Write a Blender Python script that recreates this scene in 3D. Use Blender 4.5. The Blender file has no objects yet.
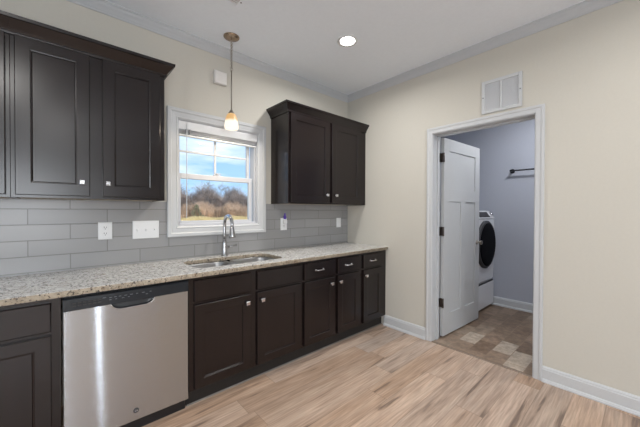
import bpy, bmesh, math, random
from mathutils import Vector, Matrix
random.seed(7)
PI = math.pi
SC = bpy.context.scene
COL = SC.collection

# ------------------------------------------------------------------ camera, world, lights, exposure
H = 2.814
cam_d = bpy.data.cameras.new('camera'); cam = bpy.data.objects.new('camera', cam_d); COL.objects.link(cam)
cam_d.sensor_fit = 'HORIZONTAL'; cam_d.sensor_width = 36.0; cam_d.lens = 36.0 * 291.46 / 640.0
cam_d.clip_start = 0.05; cam_d.clip_end = 600
YAW, PITCH, ROLL = 0.7291, -0.0101, 0.0032
fw = Vector((math.sin(YAW) * math.cos(PITCH), math.cos(YAW) * math.cos(PITCH), math.sin(PITCH)))
rt = Vector((math.cos(YAW), -math.sin(YAW), 0)); up = rt.cross(fw)
rt2 = rt * math.cos(ROLL) + up * math.sin(ROLL); up2 = up * math.cos(ROLL) - rt * math.sin(ROLL)
M3 = Matrix((rt2, up2, -fw)).transposed()
cam.matrix_world = Matrix.Translation((-2.8224, -2.6229, 1.3286)) @ M3.to_4x4()
SC.camera = cam

SC.view_settings.view_transform = 'Standard'
SC.view_settings.look = 'None'
SC.view_settings.gamma = 1.0
SC.view_settings.use_curve_mapping = False
SC.view_settings.exposure = 0.24

w = bpy.data.worlds.new('world'); SC.world = w; w.use_nodes = True
nt = w.node_tree; nt.nodes.clear()
def N(t, kind, **kw):
    n = t.nodes.new(kind)
    for k, v in kw.items(): setattr(n, k, v)
    return n
tc = N(nt, 'ShaderNodeTexCoord'); sx = N(nt, 'ShaderNodeSeparateXYZ'); nt.links.new(tc.outputs['Generated'], sx.inputs[0])
rp = N(nt, 'ShaderNodeValToRGB'); nt.links.new(sx.outputs['Z'], rp.inputs[0])
rp.color_ramp.elements[0].position = 0.0; rp.color_ramp.elements[0].color = (.44, .66, .93, 1)
rp.color_ramp.elements[1].position = 0.45; rp.color_ramp.elements[1].color = (.12, .38, .86, 1)
mp = N(nt, 'ShaderNodeMapping'); mp.inputs['Scale'].default_value = (2.2, 2.2, 9.0); mp.inputs['Location'].default_value = (.3, .8, .1)
nt.links.new(tc.outputs['Generated'], mp.inputs[0])
nz = N(nt, 'ShaderNodeTexNoise'); nz.inputs['Scale'].default_value = 1.6; nz.inputs['Detail'].default_value = 6; nt.links.new(mp.outputs[0], nz.inputs['Vector'])
cr = N(nt, 'ShaderNodeValToRGB'); nt.links.new(nz.outputs['Fac'], cr.inputs[0])
cr.color_ramp.elements[0].position = .46; cr.color_ramp.elements[1].position = .72
mx = N(nt, 'ShaderNodeMix', data_type='RGBA'); nt.links.new(cr.outputs['Color'], mx.inputs[0]); nt.links.new(rp.outputs['Color'], mx.inputs[6]); mx.inputs[7].default_value = (.92, .95, 1.0, 1)
bg = N(nt, 'ShaderNodeBackground'); bg.inputs['Strength'].default_value = 1.2; nt.links.new(mx.outputs[2], bg.inputs[0])
wo = N(nt, 'ShaderNodeOutputWorld'); nt.links.new(bg.outputs[0], wo.inputs[0])

def area(name, loc, size, sizey, power, color, target=None, shape='RECTANGLE', spread=PI):
    d = bpy.data.lights.new(name, 'AREA'); d.energy = power; d.color = color; d.shape = shape; d.size = size
    if shape in ('RECTANGLE', 'ELLIPSE'): d.size_y = sizey
    d.spread = spread
    o = bpy.data.objects.new(name, d); COL.objects.link(o); o.location = loc
    if target is not None:
        o.rotation_euler = (Vector(target) - Vector(loc)).to_track_quat('-Z', 'Y').to_euler()
    return o
DAY = (.92, .96, 1.0)
# fill lamps standing in for daylight at windows added behind the camera (rear wall y=-6.6, left wall x=-6.6)
area('fill_rear', (-3.55, -6.52, 1.45), 1.5, 1.5, 84, DAY, (-3.55, 0, 3.1))
area('fill_side', (-6.52, -2.6, 1.45), 2.2, 1.6, 16, DAY, (0, -2.6, 3.1))
area('streak_lamp', (-2.22, -6.56, 1.2), .07, 1.7, 4.2, DAY, (-2.22, 0, 1.2))  # narrow lamp added for the bright streak in the dishwasher steel
SUN = bpy.data.lights.new('sun', 'SUN'); SUN.energy = 5.0; SUN.angle = math.radians(2); SUN.color = (1, .93, .82)
so = bpy.data.objects.new('sun', SUN); COL.objects.link(so); so.rotation_euler = Vector((-.70, .46, -.55)).to_track_quat('-Z', 'Y').to_euler()

# ------------------------------------------------------------------ materials
def mat(name, color, rough=.5, metal=0.0, spec=.5, coat=0.0, emit=None, es=0.0):
    m = bpy.data.materials.new(name); m.use_nodes = True
    b = m.node_tree.nodes['Principled BSDF']
    b.inputs['Base Color'].default_value = (*color, 1); b.inputs['Roughness'].default_value = rough
    b.inputs['Metallic'].default_value = metal; b.inputs['Specular IOR Level'].default_value = spec
    b.inputs['Coat Weight'].default_value = coat; b.inputs['Coat Roughness'].default_value = .15
    if emit: b.inputs['Emission Color'].default_value = (*emit, 1); b.inputs['Emission Strength'].default_value = es
    return m
def coords(t, scale=(1, 1, 1), kind='Object'):
    tc = N(t, 'ShaderNodeTexCoord'); mp = N(t, 'ShaderNodeMapping'); mp.inputs['Scale'].default_value = scale
    t.links.new(tc.outputs[kind], mp.inputs[0]); return mp.outputs[0]
def noise_var(m, scale, amount, nscale=1.0, bump=0.0, detail=4):
    """modulate the base colour of m by fine noise, and optionally bump it"""
    t = m.node_tree; b = t.nodes['Principled BSDF']; base = tuple(b.inputs['Base Color'].default_value)
    v = coords(t, scale); n = N(t, 'ShaderNodeTexNoise'); n.inputs['Scale'].default_value = nscale; n.inputs['Detail'].default_value = detail
    t.links.new(v, n.inputs['Vector'])
    r = N(t, 'ShaderNodeValToRGB'); t.links.new(n.outputs['Fac'], r.inputs[0])
    r.color_ramp.elements[0].position = .3; r.color_ramp.elements[1].position = .7
    r.color_ramp.elements[0].color = tuple(c * (1 - amount) for c in base[:3]) + (1,)
    r.color_ramp.elements[1].color = tuple(min(1, c * (1 + amount)) for c in base[:3]) + (1,)
    t.links.new(r.outputs['Color'], b.inputs['Base Color'])
    if bump:
        bp = N(t, 'ShaderNodeBump'); bp.inputs['Strength'].default_value = bump; bp.inputs['Distance'].default_value = .002
        t.links.new(n.outputs['Fac'], bp.inputs['Height']); t.links.new(bp.outputs[0], b.inputs['Normal'])
    return m
M = {}
M['wall'] = noise_var(mat('wall_paint', (.575, .552, .495), .75, spec=.25), (1, 1, 1), .012, 60, .04)
M['ceiling'] = noise_var(mat('ceiling_paint', (.85, .905, .975), .9, spec=.2), (1, 1, 1), .012, 40, .05)
M['crown'] = noise_var(mat('crown_paint', (.52, .54, .565), .6), (1, 1, 1), .01, 20)
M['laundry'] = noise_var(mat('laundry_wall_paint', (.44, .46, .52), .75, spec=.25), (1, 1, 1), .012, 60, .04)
M['trim'] = noise_var(mat('trim_paint', (.55, .565, .58), .4), (1, 1, 1), .01, 20)
M['door'] = noise_var(mat('door_paint', (.49, .50, .505), .45), (1, 1, 1), .01, 20)
M['vinyl'] = noise_var(mat('window_vinyl', (.57, .58, .61), .4), (1, 1, 1), .01, 20)
M['blind'] = noise_var(mat('blind_slat', (.78, .79, .80), .5), (1, 1, 1), .02, 20)
M['plate'] = noise_var(mat('white_plastic', (.72, .735, .75), .35), (1, 1, 1), .01, 20)
M['chime'] = noise_var(mat('chime_plastic', (.70, .68, .66), .4), (1, 1, 1), .01, 20)
M['dark'] = noise_var(mat('dark_slot', (.02, .02, .02), .5), (1, 1, 1), .1, 20)
M['cab'] = noise_var(mat('espresso_wood', (.0080, .0043, .0045), .25, spec=.5), (30, 30, 2.5), .30, 2.0)
M['cab_in'] = noise_var(mat('cabinet_underside', (.42, .34, .25), .6), (4, 4, 30), .15, 2.0)
M['toe'] = noise_var(mat('toe_board', (.012, .010, .009), .6), (1, 1, 1), .1, 20)
M['chrome'] = noise_var(mat('polished_chrome', (.72, .72, .74), .13, 1.0), (1, 1, 1), .03, 15)
M['nickel'] = noise_var(mat('brushed_nickel', (.34, .31, .27), .32, 1.0), (1, 1, 1), .05, 30)
M['hinge'] = noise_var(mat('satin_hinge', (.12, .10, .09), .4, 1.0), (1, 1, 1), .05, 30)
M['bronze'] = noise_var(mat('antique_bronze', (.42, .32, .235), .24, 1.0), (1, 1, 1), .08, 30)
M['black'] = noise_var(mat('black_plastic', (.012, .013, .016), .28), (1, 1, 1), .08, 30)
M['blackmetal'] = noise_var(mat('matte_black_metal', (.015, .015, .018), .4, .3), (1, 1, 1), .08, 30)
M['sinksteel'] = noise_var(mat('sink_steel', (.40, .405, .41), .36, 1.0), (1, 60, 1), .05, 8)
M['white_enamel'] = noise_var(mat('white_enamel', (.74, .75, .77), .25), (1, 1, 1), .01, 20)
M['machine_glass'] = noise_var(mat('dark_door_glass', (.006, .006, .008), .7, spec=.05), (1, 1, 1), .1, 10)
M['ring'] = noise_var(mat('grey_ring', (.035, .035, .04), .6), (1, 1, 1), .05, 20)
M['screen'] = noise_var(mat('grey_console', (.05, .05, .055), .6, spec=.2), (1, 1, 1), .1, 20)
M['purple'] = noise_var(mat('purple_plastic', (.10, .05, .42), .3), (1, 1, 1), .1, 20)
M['mark'] = noise_var(mat('pale_print', (.16, .175, .19), .5), (1, 1, 1), .05, 20)
M['faucet'] = noise_var(mat('faucet_chrome', (.46, .46, .47), .16, 1.0), (1, 1, 1), .04, 15)
M['grille'] = noise_var(mat('grille_paint', (.74, .75, .77), .45), (1, 1, 1), .01, 20)
M['shoe'] = noise_var(mat('metal_edge_strip', (.26, .24, .22), .4, .5), (1, 1, 1), .05, 20)

def stainless():
    """horizontally brushed steel: each fine scratch tilts the normal up or down, so reflections smear vertically"""
    m = mat('brushed_stainless', (.53, .57, .62), .06, 1.0); t = m.node_tree; b = t.nodes['Principled BSDF']
    tc = N(t, 'ShaderNodeTexCoord'); sz = N(t, 'ShaderNodeSeparateXYZ'); t.links.new(tc.outputs['Object'], sz.inputs[0])
    sc = N(t, 'ShaderNodeMath', operation='MULTIPLY'); sc.inputs[1].default_value = 9000; t.links.new(sz.outputs['Z'], sc.inputs[0])
    wn = N(t, 'ShaderNodeTexWhiteNoise', noise_dimensions='1D'); t.links.new(sc.outputs[0], wn.inputs['W'])
    sp = N(t, 'ShaderNodeSeparateColor'); t.links.new(wn.outputs['Color'], sp.inputs[0])
    su = N(t, 'ShaderNodeMath', operation='ADD'); t.links.new(sp.outputs[0], su.inputs[0]); t.links.new(sp.outputs[1], su.inputs[1])
    sb = N(t, 'ShaderNodeMath', operation='SUBTRACT'); sb.inputs[1].default_value = 1.0; t.links.new(su.outputs[0], sb.inputs[0])
    ml = N(t, 'ShaderNodeMath', operation='MULTIPLY'); ml.inputs[1].default_value = .42; t.links.new(sb.outputs[0], ml.inputs[0])
    cv = N(t, 'ShaderNodeCombineXYZ'); t.links.new(ml.outputs[0], cv.inputs[2])
    g = N(t, 'ShaderNodeNewGeometry'); ad = N(t, 'ShaderNodeVectorMath', operation='ADD'); t.links.new(g.outputs['Normal'], ad.inputs[0]); t.links.new(cv.outputs[0], ad.inputs[1])
    no = N(t, 'ShaderNodeVectorMath', operation='NORMALIZE'); t.links.new(ad.outputs[0], no.inputs[0]); t.links.new(no.outputs[0], b.inputs['Normal'])
    return m
M['steel'] = stainless()

def granite(name='granite', rough=.16, k=(1, 1, 1)):
    m = mat(name, (.6, .57, .5), rough, spec=.5); t = m.node_tree; b = t.nodes['Principled BSDF']
    v = coords(t)
    def ns(scale, p0, p1, det=5):
        n = N(t, 'ShaderNodeTexNoise'); n.inputs['Scale'].default_value = scale; n.inputs['Detail'].default_value = det; n.inputs['Roughness'].default_value = .65
        t.links.new(v, n.inputs['Vector']); r = N(t, 'ShaderNodeValToRGB'); t.links.new(n.outputs['Fac'], r.inputs[0])
        r.color_ramp.elements[0].position = p0; r.color_ramp.elements[1].position = p1; return r.outputs['Color']
    def mixc(f, a, c):
        x = N(t, 'ShaderNodeMix', data_type='RGBA'); t.links.new(f, x.inputs[0])
        if isinstance(a, tuple): x.inputs[6].default_value = (*a, 1)
        else: t.links.new(a, x.inputs[6])
        x.inputs[7].default_value = (*c, 1); return x.outputs[2]
    c = mixc(ns(38, .42, .60), (.74, .735, .715), (.53, .52, .495))
    c = mixc(ns(30, .58, .68), c, (.33, .265, .20))
    c = mixc(ns(70, .56, .64), c, (.66, .65, .62))
    c = mixc(ns(85, .56, .61), c, (.085, .075, .07))
    c = mixc(ns(52, .61, .65), c, (.05, .045, .045))
    if k != (1, 1, 1):
        x = N(t, 'ShaderNodeVectorMath', operation='MULTIPLY'); t.links.new(c, x.inputs[0]); x.inputs[1].default_value = k; c = x.outputs[0]
    t.links.new(c, b.inputs['Base Color']); return m
M['granite'] = granite()
M['granite_edge'] = granite('shaded_granite_edge', .5, (.56, .48, .38))   # same granite, browner, with shade put into the colour of the slab sides

def tiles_backsplash():
    m = mat('glazed_tile', (.42, .42, .42), .28, spec=.5); t = m.node_tree; b = t.nodes['Principled BSDF']
    tc = N(t, 'ShaderNodeTexCoord'); s = N(t, 'ShaderNodeSeparateXYZ'); t.links.new(tc.outputs['Object'], s.inputs[0])
    ax = N(t, 'ShaderNodeMath', operation='ADD'); ax.inputs[1].default_value = 2.769 + .41 * 20.5; t.links.new(s.outputs['X'], ax.inputs[0])
    az = N(t, 'ShaderNodeMath', operation='ADD'); az.inputs[1].default_value = -.927 + .1015 * 20; t.links.new(s.outputs['Z'], az.inputs[0])
    cb = N(t, 'ShaderNodeCombineXYZ'); t.links.new(ax.outputs[0], cb.inputs[0]); t.links.new(az.outputs[0], cb.inputs[1])
    br = N(t, 'ShaderNodeTexBrick'); br.offset = .5; br.offset_frequency = 2; br.squash = 1
    br.inputs['Scale'].default_value = 1; br.inputs['Brick Width'].default_value = .41; br.inputs['Row Height'].default_value = .1015
    br.inputs['Mortar Size'].default_value = .0028; br.inputs['Mortar Smooth'].default_value = .2; br.inputs['Bias'].default_value = 0
    br.inputs['Color1'].default_value = (.265, .267, .271, 1); br.inputs['Color2'].default_value = (.30, .302, .307, 1); br.inputs['Mortar'].default_value = (.18, .18, .178, 1)
    t.links.new(cb.outputs[0], br.inputs['Vector']); t.links.new(br.outputs['Color'], b.inputs['Base Color'])
    bp = N(t, 'ShaderNodeBump'); bp.invert = True; bp.inputs['Strength'].default_value = .6; bp.inputs['Distance'].default_value = .002
    t.links.new(br.outputs['Fac'], bp.inputs['Height']); t.links.new(bp.outputs[0], b.inputs['Normal'])
    return m
M['tile'] = tiles_backsplash()

def planks():
    m = mat('wood_plank', (.4, .3, .22), .36, spec=.4); t = m.node_tree; b = t.nodes['Principled BSDF']
    tc = N(t, 'ShaderNodeTexCoord'); s = N(t, 'ShaderNodeSeparateXYZ'); t.links.new(tc.outputs['Object'], s.inputs[0])
    def ma(op, a, c=None):
        n = N(t, 'ShaderNodeMath', operation=op)
        for i, q in enumerate((a, c)):
            if q is None: continue
            if isinstance(q, (int, float)): n.inputs[i].default_value = q
            else: t.links.new(q, n.inputs[i])
        return n.outputs[0]
    W_, L_ = .172, 1.23
    yr = ma('DIVIDE', ma('ADD', s.outputs['Y'], .045), W_); row = ma('FLOOR', yr); fy = ma('FRACT', yr)
    wn = N(t, 'ShaderNodeTexWhiteNoise', noise_dimensions='1D'); t.links.new(row, wn.inputs['W'])
    xr = ma('ADD', ma('DIVIDE', s.outputs['X'], L_), wn.outputs['Value']); pl = ma('FLOOR', xr); fx = ma('FRACT', xr)
    cb = N(t, 'ShaderNodeCombineXYZ'); t.links.new(row, cb.inputs[0]); t.links.new(pl, cb.inputs[1])
    w2 = N(t, 'ShaderNodeTexWhiteNoise', noise_dimensions='2D'); t.links.new(cb.outputs[0], w2.inputs['Vector'])
    # grain coordinates, shifted for each plank
    off = N(t, 'ShaderNodeVectorMath', operation='SCALE'); t.links.new(w2.outputs['Color'], off.inputs[0]); off.inputs['Scale'].default_value = 17
    ad = N(t, 'ShaderNodeVectorMath', operation='ADD'); t.links.new(tc.outputs['Object'], ad.inputs[0]); t.links.new(off.outputs[0], ad.inputs[1])
    mp = N(t, 'ShaderNodeMapping'); mp.inputs['Scale'].default_value = (1.15, 11, 1); t.links.new(ad.outputs[0], mp.inputs[0])
    n1 = N(t, 'ShaderNodeTexNoise'); n1.inputs['Scale'].default_value = 1.3; n1.inputs['Detail'].default_value = 5; n1.inputs['Distortion'].default_value = .8; t.links.new(mp.outputs[0], n1.inputs['Vector'])
    mp2 = N(t, 'ShaderNodeMapping'); mp2.inputs['Scale'].default_value = (5, 95, 1); t.links.new(ad.outputs[0], mp2.inputs[0])
    n2 = N(t, 'ShaderNodeTexNoise'); n2.inputs['Scale'].default_value = 1.0; n2.inputs['Detail'].default_value = 3; t.links.new(mp2.outputs[0], n2.inputs['Vector'])
    r1 = N(t, 'ShaderNodeValToRGB'); t.links.new(n1.outputs['Fac'], r1.inputs[0])
    e = r1.color_ramp.elements; e[0].position = .32; e[0].color = (.20, .135, .098, 1); e[1].position = .72; e[1].color = (.50, .375, .285, 1)
    k = e.new(.42); k.color = (.40, .275, .195, 1); k = e.new(.55); k.color = (.445, .315, .232, 1)
    hs = N(t, 'ShaderNodeHueSaturation'); t.links.new(r1.outputs['Color'], hs.inputs['Color'])
    sp = N(t, 'ShaderNodeSeparateColor'); t.links.new(w2.outputs['Color'], sp.inputs[0])
    t.links.new(ma('ADD', ma('MULTIPLY', sp.outputs[0], .24), .90), hs.inputs['Value'])
    t.links.new(ma('ADD', ma('MULTIPLY', sp.outputs[1], .4), .68), hs.inputs['Saturation'])
    gr = ma('ADD', ma('MULTIPLY', n2.outputs['Fac'], 1.1), .44)
    mu = N(t, 'ShaderNodeVectorMath', operation='SCALE'); t.links.new(hs.outputs['Color'], mu.inputs[0]); t.links.new(gr, mu.inputs['Scale'])
    ey = ma('MULTIPLY', ma('MINIMUM', fy, ma('SUBTRACT', 1, fy)), W_); ex = ma('MULTIPLY', ma('MINIMUM', fx, ma('SUBTRACT', 1, fx)), L_)
    ed = ma('MINIMUM', ex, ey); seam = N(t, 'ShaderNodeMapRange'); seam.inputs['From Min'].default_value = 0; seam.inputs['From Max'].default_value = .0025
    seam.inputs['To Min'].default_value = .5; seam.inputs['To Max'].default_value = 1; t.links.new(ed, seam.inputs[0])
    m2 = N(t, 'ShaderNodeVectorMath', operation='SCALE'); t.links.new(mu.outputs[0], m2.inputs[0]); t.links.new(seam.outputs[0], m2.inputs['Scale'])
    t.links.new(m2.outputs[0], b.inputs['Base Color'])
    bp = N(t, 'ShaderNodeBump'); bp.inputs['Strength'].default_value = .15; bp.inputs['Distance'].default_value = .001
    t.links.new(n2.outputs['Fac'], bp.inputs['Height']); t.links.new(bp.outputs[0], b.inputs['Normal'])
    return m
M['plank'] = planks()

def stone_vinyl():
    m = mat('stone_vinyl', (.2, .15, .1), .4); t = m.node_tree; b = t.nodes['Principled BSDF']
    tc = N(t, 'ShaderNodeTexCoord'); mp = N(t, 'ShaderNodeMapping'); mp.inputs['Location'].default_value = (.04, 10.02, 0); mp.inputs['Rotation'].default_value = (0, 0, 0)
    t.links.new(tc.outputs['Object'], mp.inputs[0])
    br = N(t, 'ShaderNodeTexBrick'); br.offset = .5; br.inputs['Scale'].default_value = 1; br.inputs['Brick Width'].default_value = .30; br.inputs['Row Height'].default_value = .155
    br.inputs['Mortar Size'].default_value = .003; br.inputs['Color1'].default_value = (0, 0, 0, 1); br.inputs['Color2'].default_value = (1, 1, 1, 1); br.inputs['Mortar'].default_value = (.3, .3, .3, 1)
    t.links.new(mp.outputs[0], br.inputs['Vector'])
    r = N(t, 'ShaderNodeValToRGB'); t.links.new(br.outputs['Color'], r.inputs[0]); r.color_ramp.interpolation = 'CONSTANT'
    e = r.color_ramp.elements; e[0].color = (.17, .115, .078, 1); e[1].position = .80; e[1].color = (.40, .33, .26, 1)
    q = e.new(.25); q.color = (.24, .17, .12, 1); q = e.new(.5); q.color = (.27, .205, .15, 1); q = e.new(.66); q.color = (.20, .14, .095, 1)
    n = N(t, 'ShaderNodeTexNoise'); n.inputs['Scale'].default_value = 14; n.inputs['Detail'].default_value = 8; n.inputs['Roughness'].default_value = .7; t.links.new(tc.outputs['Object'], n.inputs['Vector'])
    mr = N(t, 'ShaderNodeMapRange'); mr.inputs['From Min'].default_value = .3; mr.inputs['From Max'].default_value = .7; mr.inputs['To Min'].default_value = .6; mr.inputs['To Max'].default_value = 1.45
    t.links.new(n.outputs['Fac'], mr.inputs[0])
    mu = N(t, 'ShaderNodeVectorMath', operation='SCALE'); t.links.new(r.outputs['Color'], mu.inputs[0]); t.links.new(mr.outputs[0], mu.inputs['Scale'])
    t.links.new(mu.outputs[0], b.inputs['Base Color'])
    return m
M['stone'] = stone_vinyl()

def glass(name, tint=(1, 1, 1), refl=.06):
    m = bpy.data.materials.new(name); m.use_nodes = True; t = m.node_tree; t.nodes.clear()
    tr = N(t, 'ShaderNodeBsdfTransparent'); tr.inputs[0].default_value = (*tint, 1); gl = N(t, 'ShaderNodeBsdfGlossy'); gl.inputs['Roughness'].default_value = .02
    n = N(t, 'ShaderNodeTexNoise'); n.inputs['Scale'].default_value = 3; mr = N(t, 'ShaderNodeMapRange'); mr.inputs['To Min'].default_value = refl * .9; mr.inputs['To Max'].default_value = refl * 1.1
    t.links.new(n.outputs['Fac'], mr.inputs[0])
    mx = N(t, 'ShaderNodeMixShader'); t.links.new(mr.outputs[0], mx.inputs[0]); t.links.new(tr.outputs[0], mx.inputs[1]); t.links.new(gl.outputs[0], mx.inputs[2])
    o = N(t, 'ShaderNodeOutputMaterial'); t.links.new(mx.outputs[0], o.inputs[0]); return m
M['glass'] = glass('window_glass', (.97, .98, .98), .022)

def emissive(name, color, strength, base=(.8, .8, .8)):
    m = mat(name, base, .4, emit=color, es=strength); return m
M['can_lens'] = emissive('can_lens', (1, .97, .92), 14)
M['frost'] = None
def frosted_shade():
    m = mat('frosted_shade', (.16, .13, .09), .35); t = m.node_tree; b = t.nodes['Principled BSDF']
    tc = N(t, 'ShaderNodeTexCoord'); s = N(t, 'ShaderNodeSeparateXYZ'); t.links.new(tc.outputs['Object'], s.inputs[0])
    mr = N(t, 'ShaderNodeMapRange'); mr.inputs['From Min'].default_value = 2.026 - H; mr.inputs['From Max'].default_value = 2.17 - H; t.links.new(s.outputs['Z'], mr.inputs[0])
    r = N(t, 'ShaderNodeValToRGB'); t.links.new(mr.outputs[0], r.inputs[0])
    r.color_ramp.elements[0].position = .40; r.color_ramp.elements[0].color = (1, .90, .74, 1); r.color_ramp.elements[1].position = .56; r.color_ramp.elements[1].color = (.56, .32, .11, 1)
    t.links.new(r.outputs['Color'], b.inputs['Emission Color']); b.inputs['Emission Strength'].default_value = 1.0
    return m
M['frost'] = frosted_shade()
M['bark'] = noise_var(mat('grey_bark', (.24, .195, .165), .9), (1, 1, 1), .3, 3)
M['brush'] = noise_var(mat('dry_brush', (.58, .41, .28), .9), (1, 1, 1), .35, .5)
M['brush2'] = noise_var(mat('grey_brush', (.34, .275, .235), .9), (1, 1, 1), .35, .5)
M['pine'] = noise_var(mat('green_needles', (.24, .24, .14), .8), (1, 1, 1), .4, 2)
M['field'] = noise_var(mat('dry_grass', (.62, .52, .27), .95), (1, 1, 1), .3, .4)
M['tall_grass'] = noise_var(mat('tall_yellow_grass', (.72, .58, .30), .9), (1, 1, 1), .25, .6)

# ------------------------------------------------------------------ mesh helpers
class MB:
    def __init__(self): self.bm = bmesh.new()
    def box(self, x0, x1, y0, y1, z0, z1, bev=0.0, seg=2):
        bm = self.bm; r = bmesh.ops.create_cube(bm, size=1.0); vs = r['verts']
        for v in vs: v.co = Vector(((x0 + x1) / 2 + v.co.x * (x1 - x0), (y0 + y1) / 2 + v.co.y * (y1 - y0), (z0 + z1) / 2 + v.co.z * (z1 - z0)))
        if bev:
            es = list({e for v in vs for e in v.link_edges})
            bmesh.ops.bevel(bm, geom=es, offset=bev, segments=seg, affect='EDGES', profile=.5)
        return self
    def loft(self, loops, cap0=True, cap1=True, smooth=False, closed=True):
        bm = self.bm; L = [[bm.verts.new(p) for p in lp] for lp in loops]
        for a, b in zip(L, L[1:]):
            n = len(a)
            for i in range(n if closed else n - 1):
                f = bm.faces.new((a[i], a[(i + 1) % n], b[(i + 1) % n], b[i])); f.smooth = smooth
        if cap0: bm.faces.new(L[0][::-1])
        if cap1: bm.faces.new(L[-1])
        return self
    def lathe(self, prof, c=(0, 0, 0), axis='Z', n=24, smooth=True, cap=True):
        loops = []
        for r, h in prof:
            lp = []
            for i in range(n):
                a = 2 * PI * i / n; u, v = r * math.cos(a), r * math.sin(a)
                if axis == 'Z': q = (u, v, h)
                elif axis == 'Y': q = (v, h, u)
                else: q = (h, u, v)
                lp.append((c[0] + q[0], c[1] + q[1], c[2] + q[2]))
            loops.append(lp)
        return self.loft(loops, cap, cap, smooth)
    def tube(self, pts, r, n=10, cap=True):
        pts = [Vector(p) for p in pts]; rs = r if isinstance(r, (list, tuple)) else [r] * len(pts)
        loops = []; prev = None
        for i, p in enumerate(pts):
            d = (pts[min(i + 1, len(pts) - 1)] - pts[max(i - 1, 0)]).normalized()
            if prev is None:
                a = d.orthogonal().normalized()
            else:
                a = (prev - d * prev.dot(d)).normalized()
            prev = a; b = d.cross(a)
            loops.append([tuple(p + (a * math.cos(2 * PI * k / n) + b * math.sin(2 * PI * k / n)) * rs[i]) for k in range(n)])
        return self.loft(loops, cap, cap, True)
    def torus(self, c, R, r, nrm='X', n=16, m=8):
        bm = self.bm; V = []
        for i in range(n):
            a = 2 * PI * i / n; row = []
            for j in range(m):
                b = 2 * PI * j / m; rr = R + r * math.cos(b); u, v, w_ = rr * math.cos(a), rr * math.sin(a), r * math.sin(b)
                q = {'X': (w_, u, v), 'Y': (u, w_, v), 'Z': (u, v, w_)}[nrm]
                row.append(bm.verts.new((c[0] + q[0], c[1] + q[1], c[2] + q[2])))
            V.append(row)
        for i in range(n):
            for j in range(m):
                f = bm.faces.new((V[i][j], V[(i + 1) % n][j], V[(i + 1) % n][(j + 1) % m], V[i][(j + 1) % m])); f.smooth = True
        return self
    def shaker(self, x0, x1, z0, z1, yf, t=.02, stile=.06, rec=.009, rail_b=None):
        """a framed door with a recessed panel, facing -Y, front plane yf"""
        rb = rail_b or stile
        def lp(i, y, l=None, b=None): l = i if l is None else l; b = i if b is None else b; return [(x0 + l, y, z0 + b), (x1 - l, y, z0 + b), (x1 - l, y, z1 - l), (x0 + l, y, z1 - l)]
        s = stile
        return self.loft([lp(0, yf + t), lp(0, yf + .003), lp(.003, yf), lp(0, yf, s, rb), lp(0, yf + .002, s + .0015, rb + .0015), lp(0, yf + .003, s + .007, rb + .007), lp(0, yf + rec, s + .010, rb + .010)])
    def slab(self, x0, x1, z0, z1, yf, t=.02, e=.004):
        def lp(i, y): return [(x0 + i, y, z0 + i), (x1 - i, y, z0 + i), (x1 - i, y, z1 - i), (x0 + i, y, z1 - i)]
        return self.loft([lp(0, yf + t), lp(0, yf + e), lp(e, yf)])
    def sweep(self, path, prof, outs):
        """prof = (offset, z) pairs; path points in plan with outward mitre vectors"""
        loops = []
        for (x, y), (ox, oy) in zip(path, outs): loops.append([(x + ox * o, y + oy * o, z) for o, z in prof])
        return self.loft(loops)
    def build(self, name, m, parent=None, local=False):
        bm = self.bm
        bmesh.ops.recalc_face_normals(bm, faces=bm.faces[:])
        if parent is not None and not local:
            off = Vector((0, 0, 0)); q = parent
            while q is not None: off += q.location; q = q.parent
            bmesh.ops.translate(bm, vec=-off, verts=bm.verts[:])
        me = bpy.data.meshes.new(name); bm.to_mesh(me); bm.free()
        me.materials.append(m if not isinstance(m, str) else M[m])
        o = bpy.data.objects.new(name, me); COL.objects.link(o)
        if parent is not None: o.parent = parent
        return o
def tag(o, label, cat, group=None):
    o['label'] = label; o['category'] = cat
    if group: o['group'] = group
    return o
def thing(name, label, cat, loc=(0, 0, 0), rz=0.0, group=None):
    o = bpy.data.objects.new(name, None); COL.objects.link(o); o.location = loc; o.rotation_euler = (0, 0, rz); o.empty_display_size = .05
    return tag(o, label, cat, group)
def struct(o): o['kind'] = 'structure'; return o
def kids(o): return [c for c in bpy.data.objects if c.parent == o]
def dup(root, loc, label=None):
    r = root.copy(); COL.objects.link(r); r.location = loc
    if label: r['label'] = label
    for ch in kids(root):
        c = ch.copy(); COL.objects.link(c); c.parent = r
        for g in kids(ch):
            d = g.copy(); COL.objects.link(d); d.parent = c
    return r

# ------------------------------------------------------------------ room shell
XL, YR = -6.6, -6.6                      # far left and rear walls (behind the camera)
WT = .14                                 # thickness of the wall to the laundry
DY0, DY1, DH = -1.166, -2.044, 2.118     # doorway
WX0, WX1, WZ0, WZ1 = -2.086, -1.322, 1.186, 2.100   # kitchen window opening
LX, LY0, LY1 = 1.79, -3.2, -.36          # laundry room
struct(MB().box(XL - .1, .001, YR - .1, .15, -.12, 0).build('floor', 'plank'))
struct(MB().box(.001, LX + .1, LY0 - .1, .15, -.12, 0).build('floor_laundry', 'stone'))
struct(MB().box(XL - .1, LX + .1, YR - .1, .15, H, H + .1).build('ceiling', 'ceiling'))
def wall_y(name, m, y0, y1, x0, x1, hx0=None, hx1=None, hz0=0, hz1=0, z0=0, z1=H):
    b = MB()
    if hx0 is None: b.box(x0, x1, y0, y1, z0, z1)
    else:
        b.box(x0, hx0, y0, y1, z0, z1); b.box(hx1, x1, y0, y1, z0, z1)
        b.box(hx0, hx1, y0, y1, hz1, z1)
        if hz0 > z0: b.box(hx0, hx1, y0, y1, z0, hz0)
    return struct(b.build(name, m))
wall_y('wall_back', 'wall', 0, .15, XL, 0, WX0, WX1, WZ0, WZ1)
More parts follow.
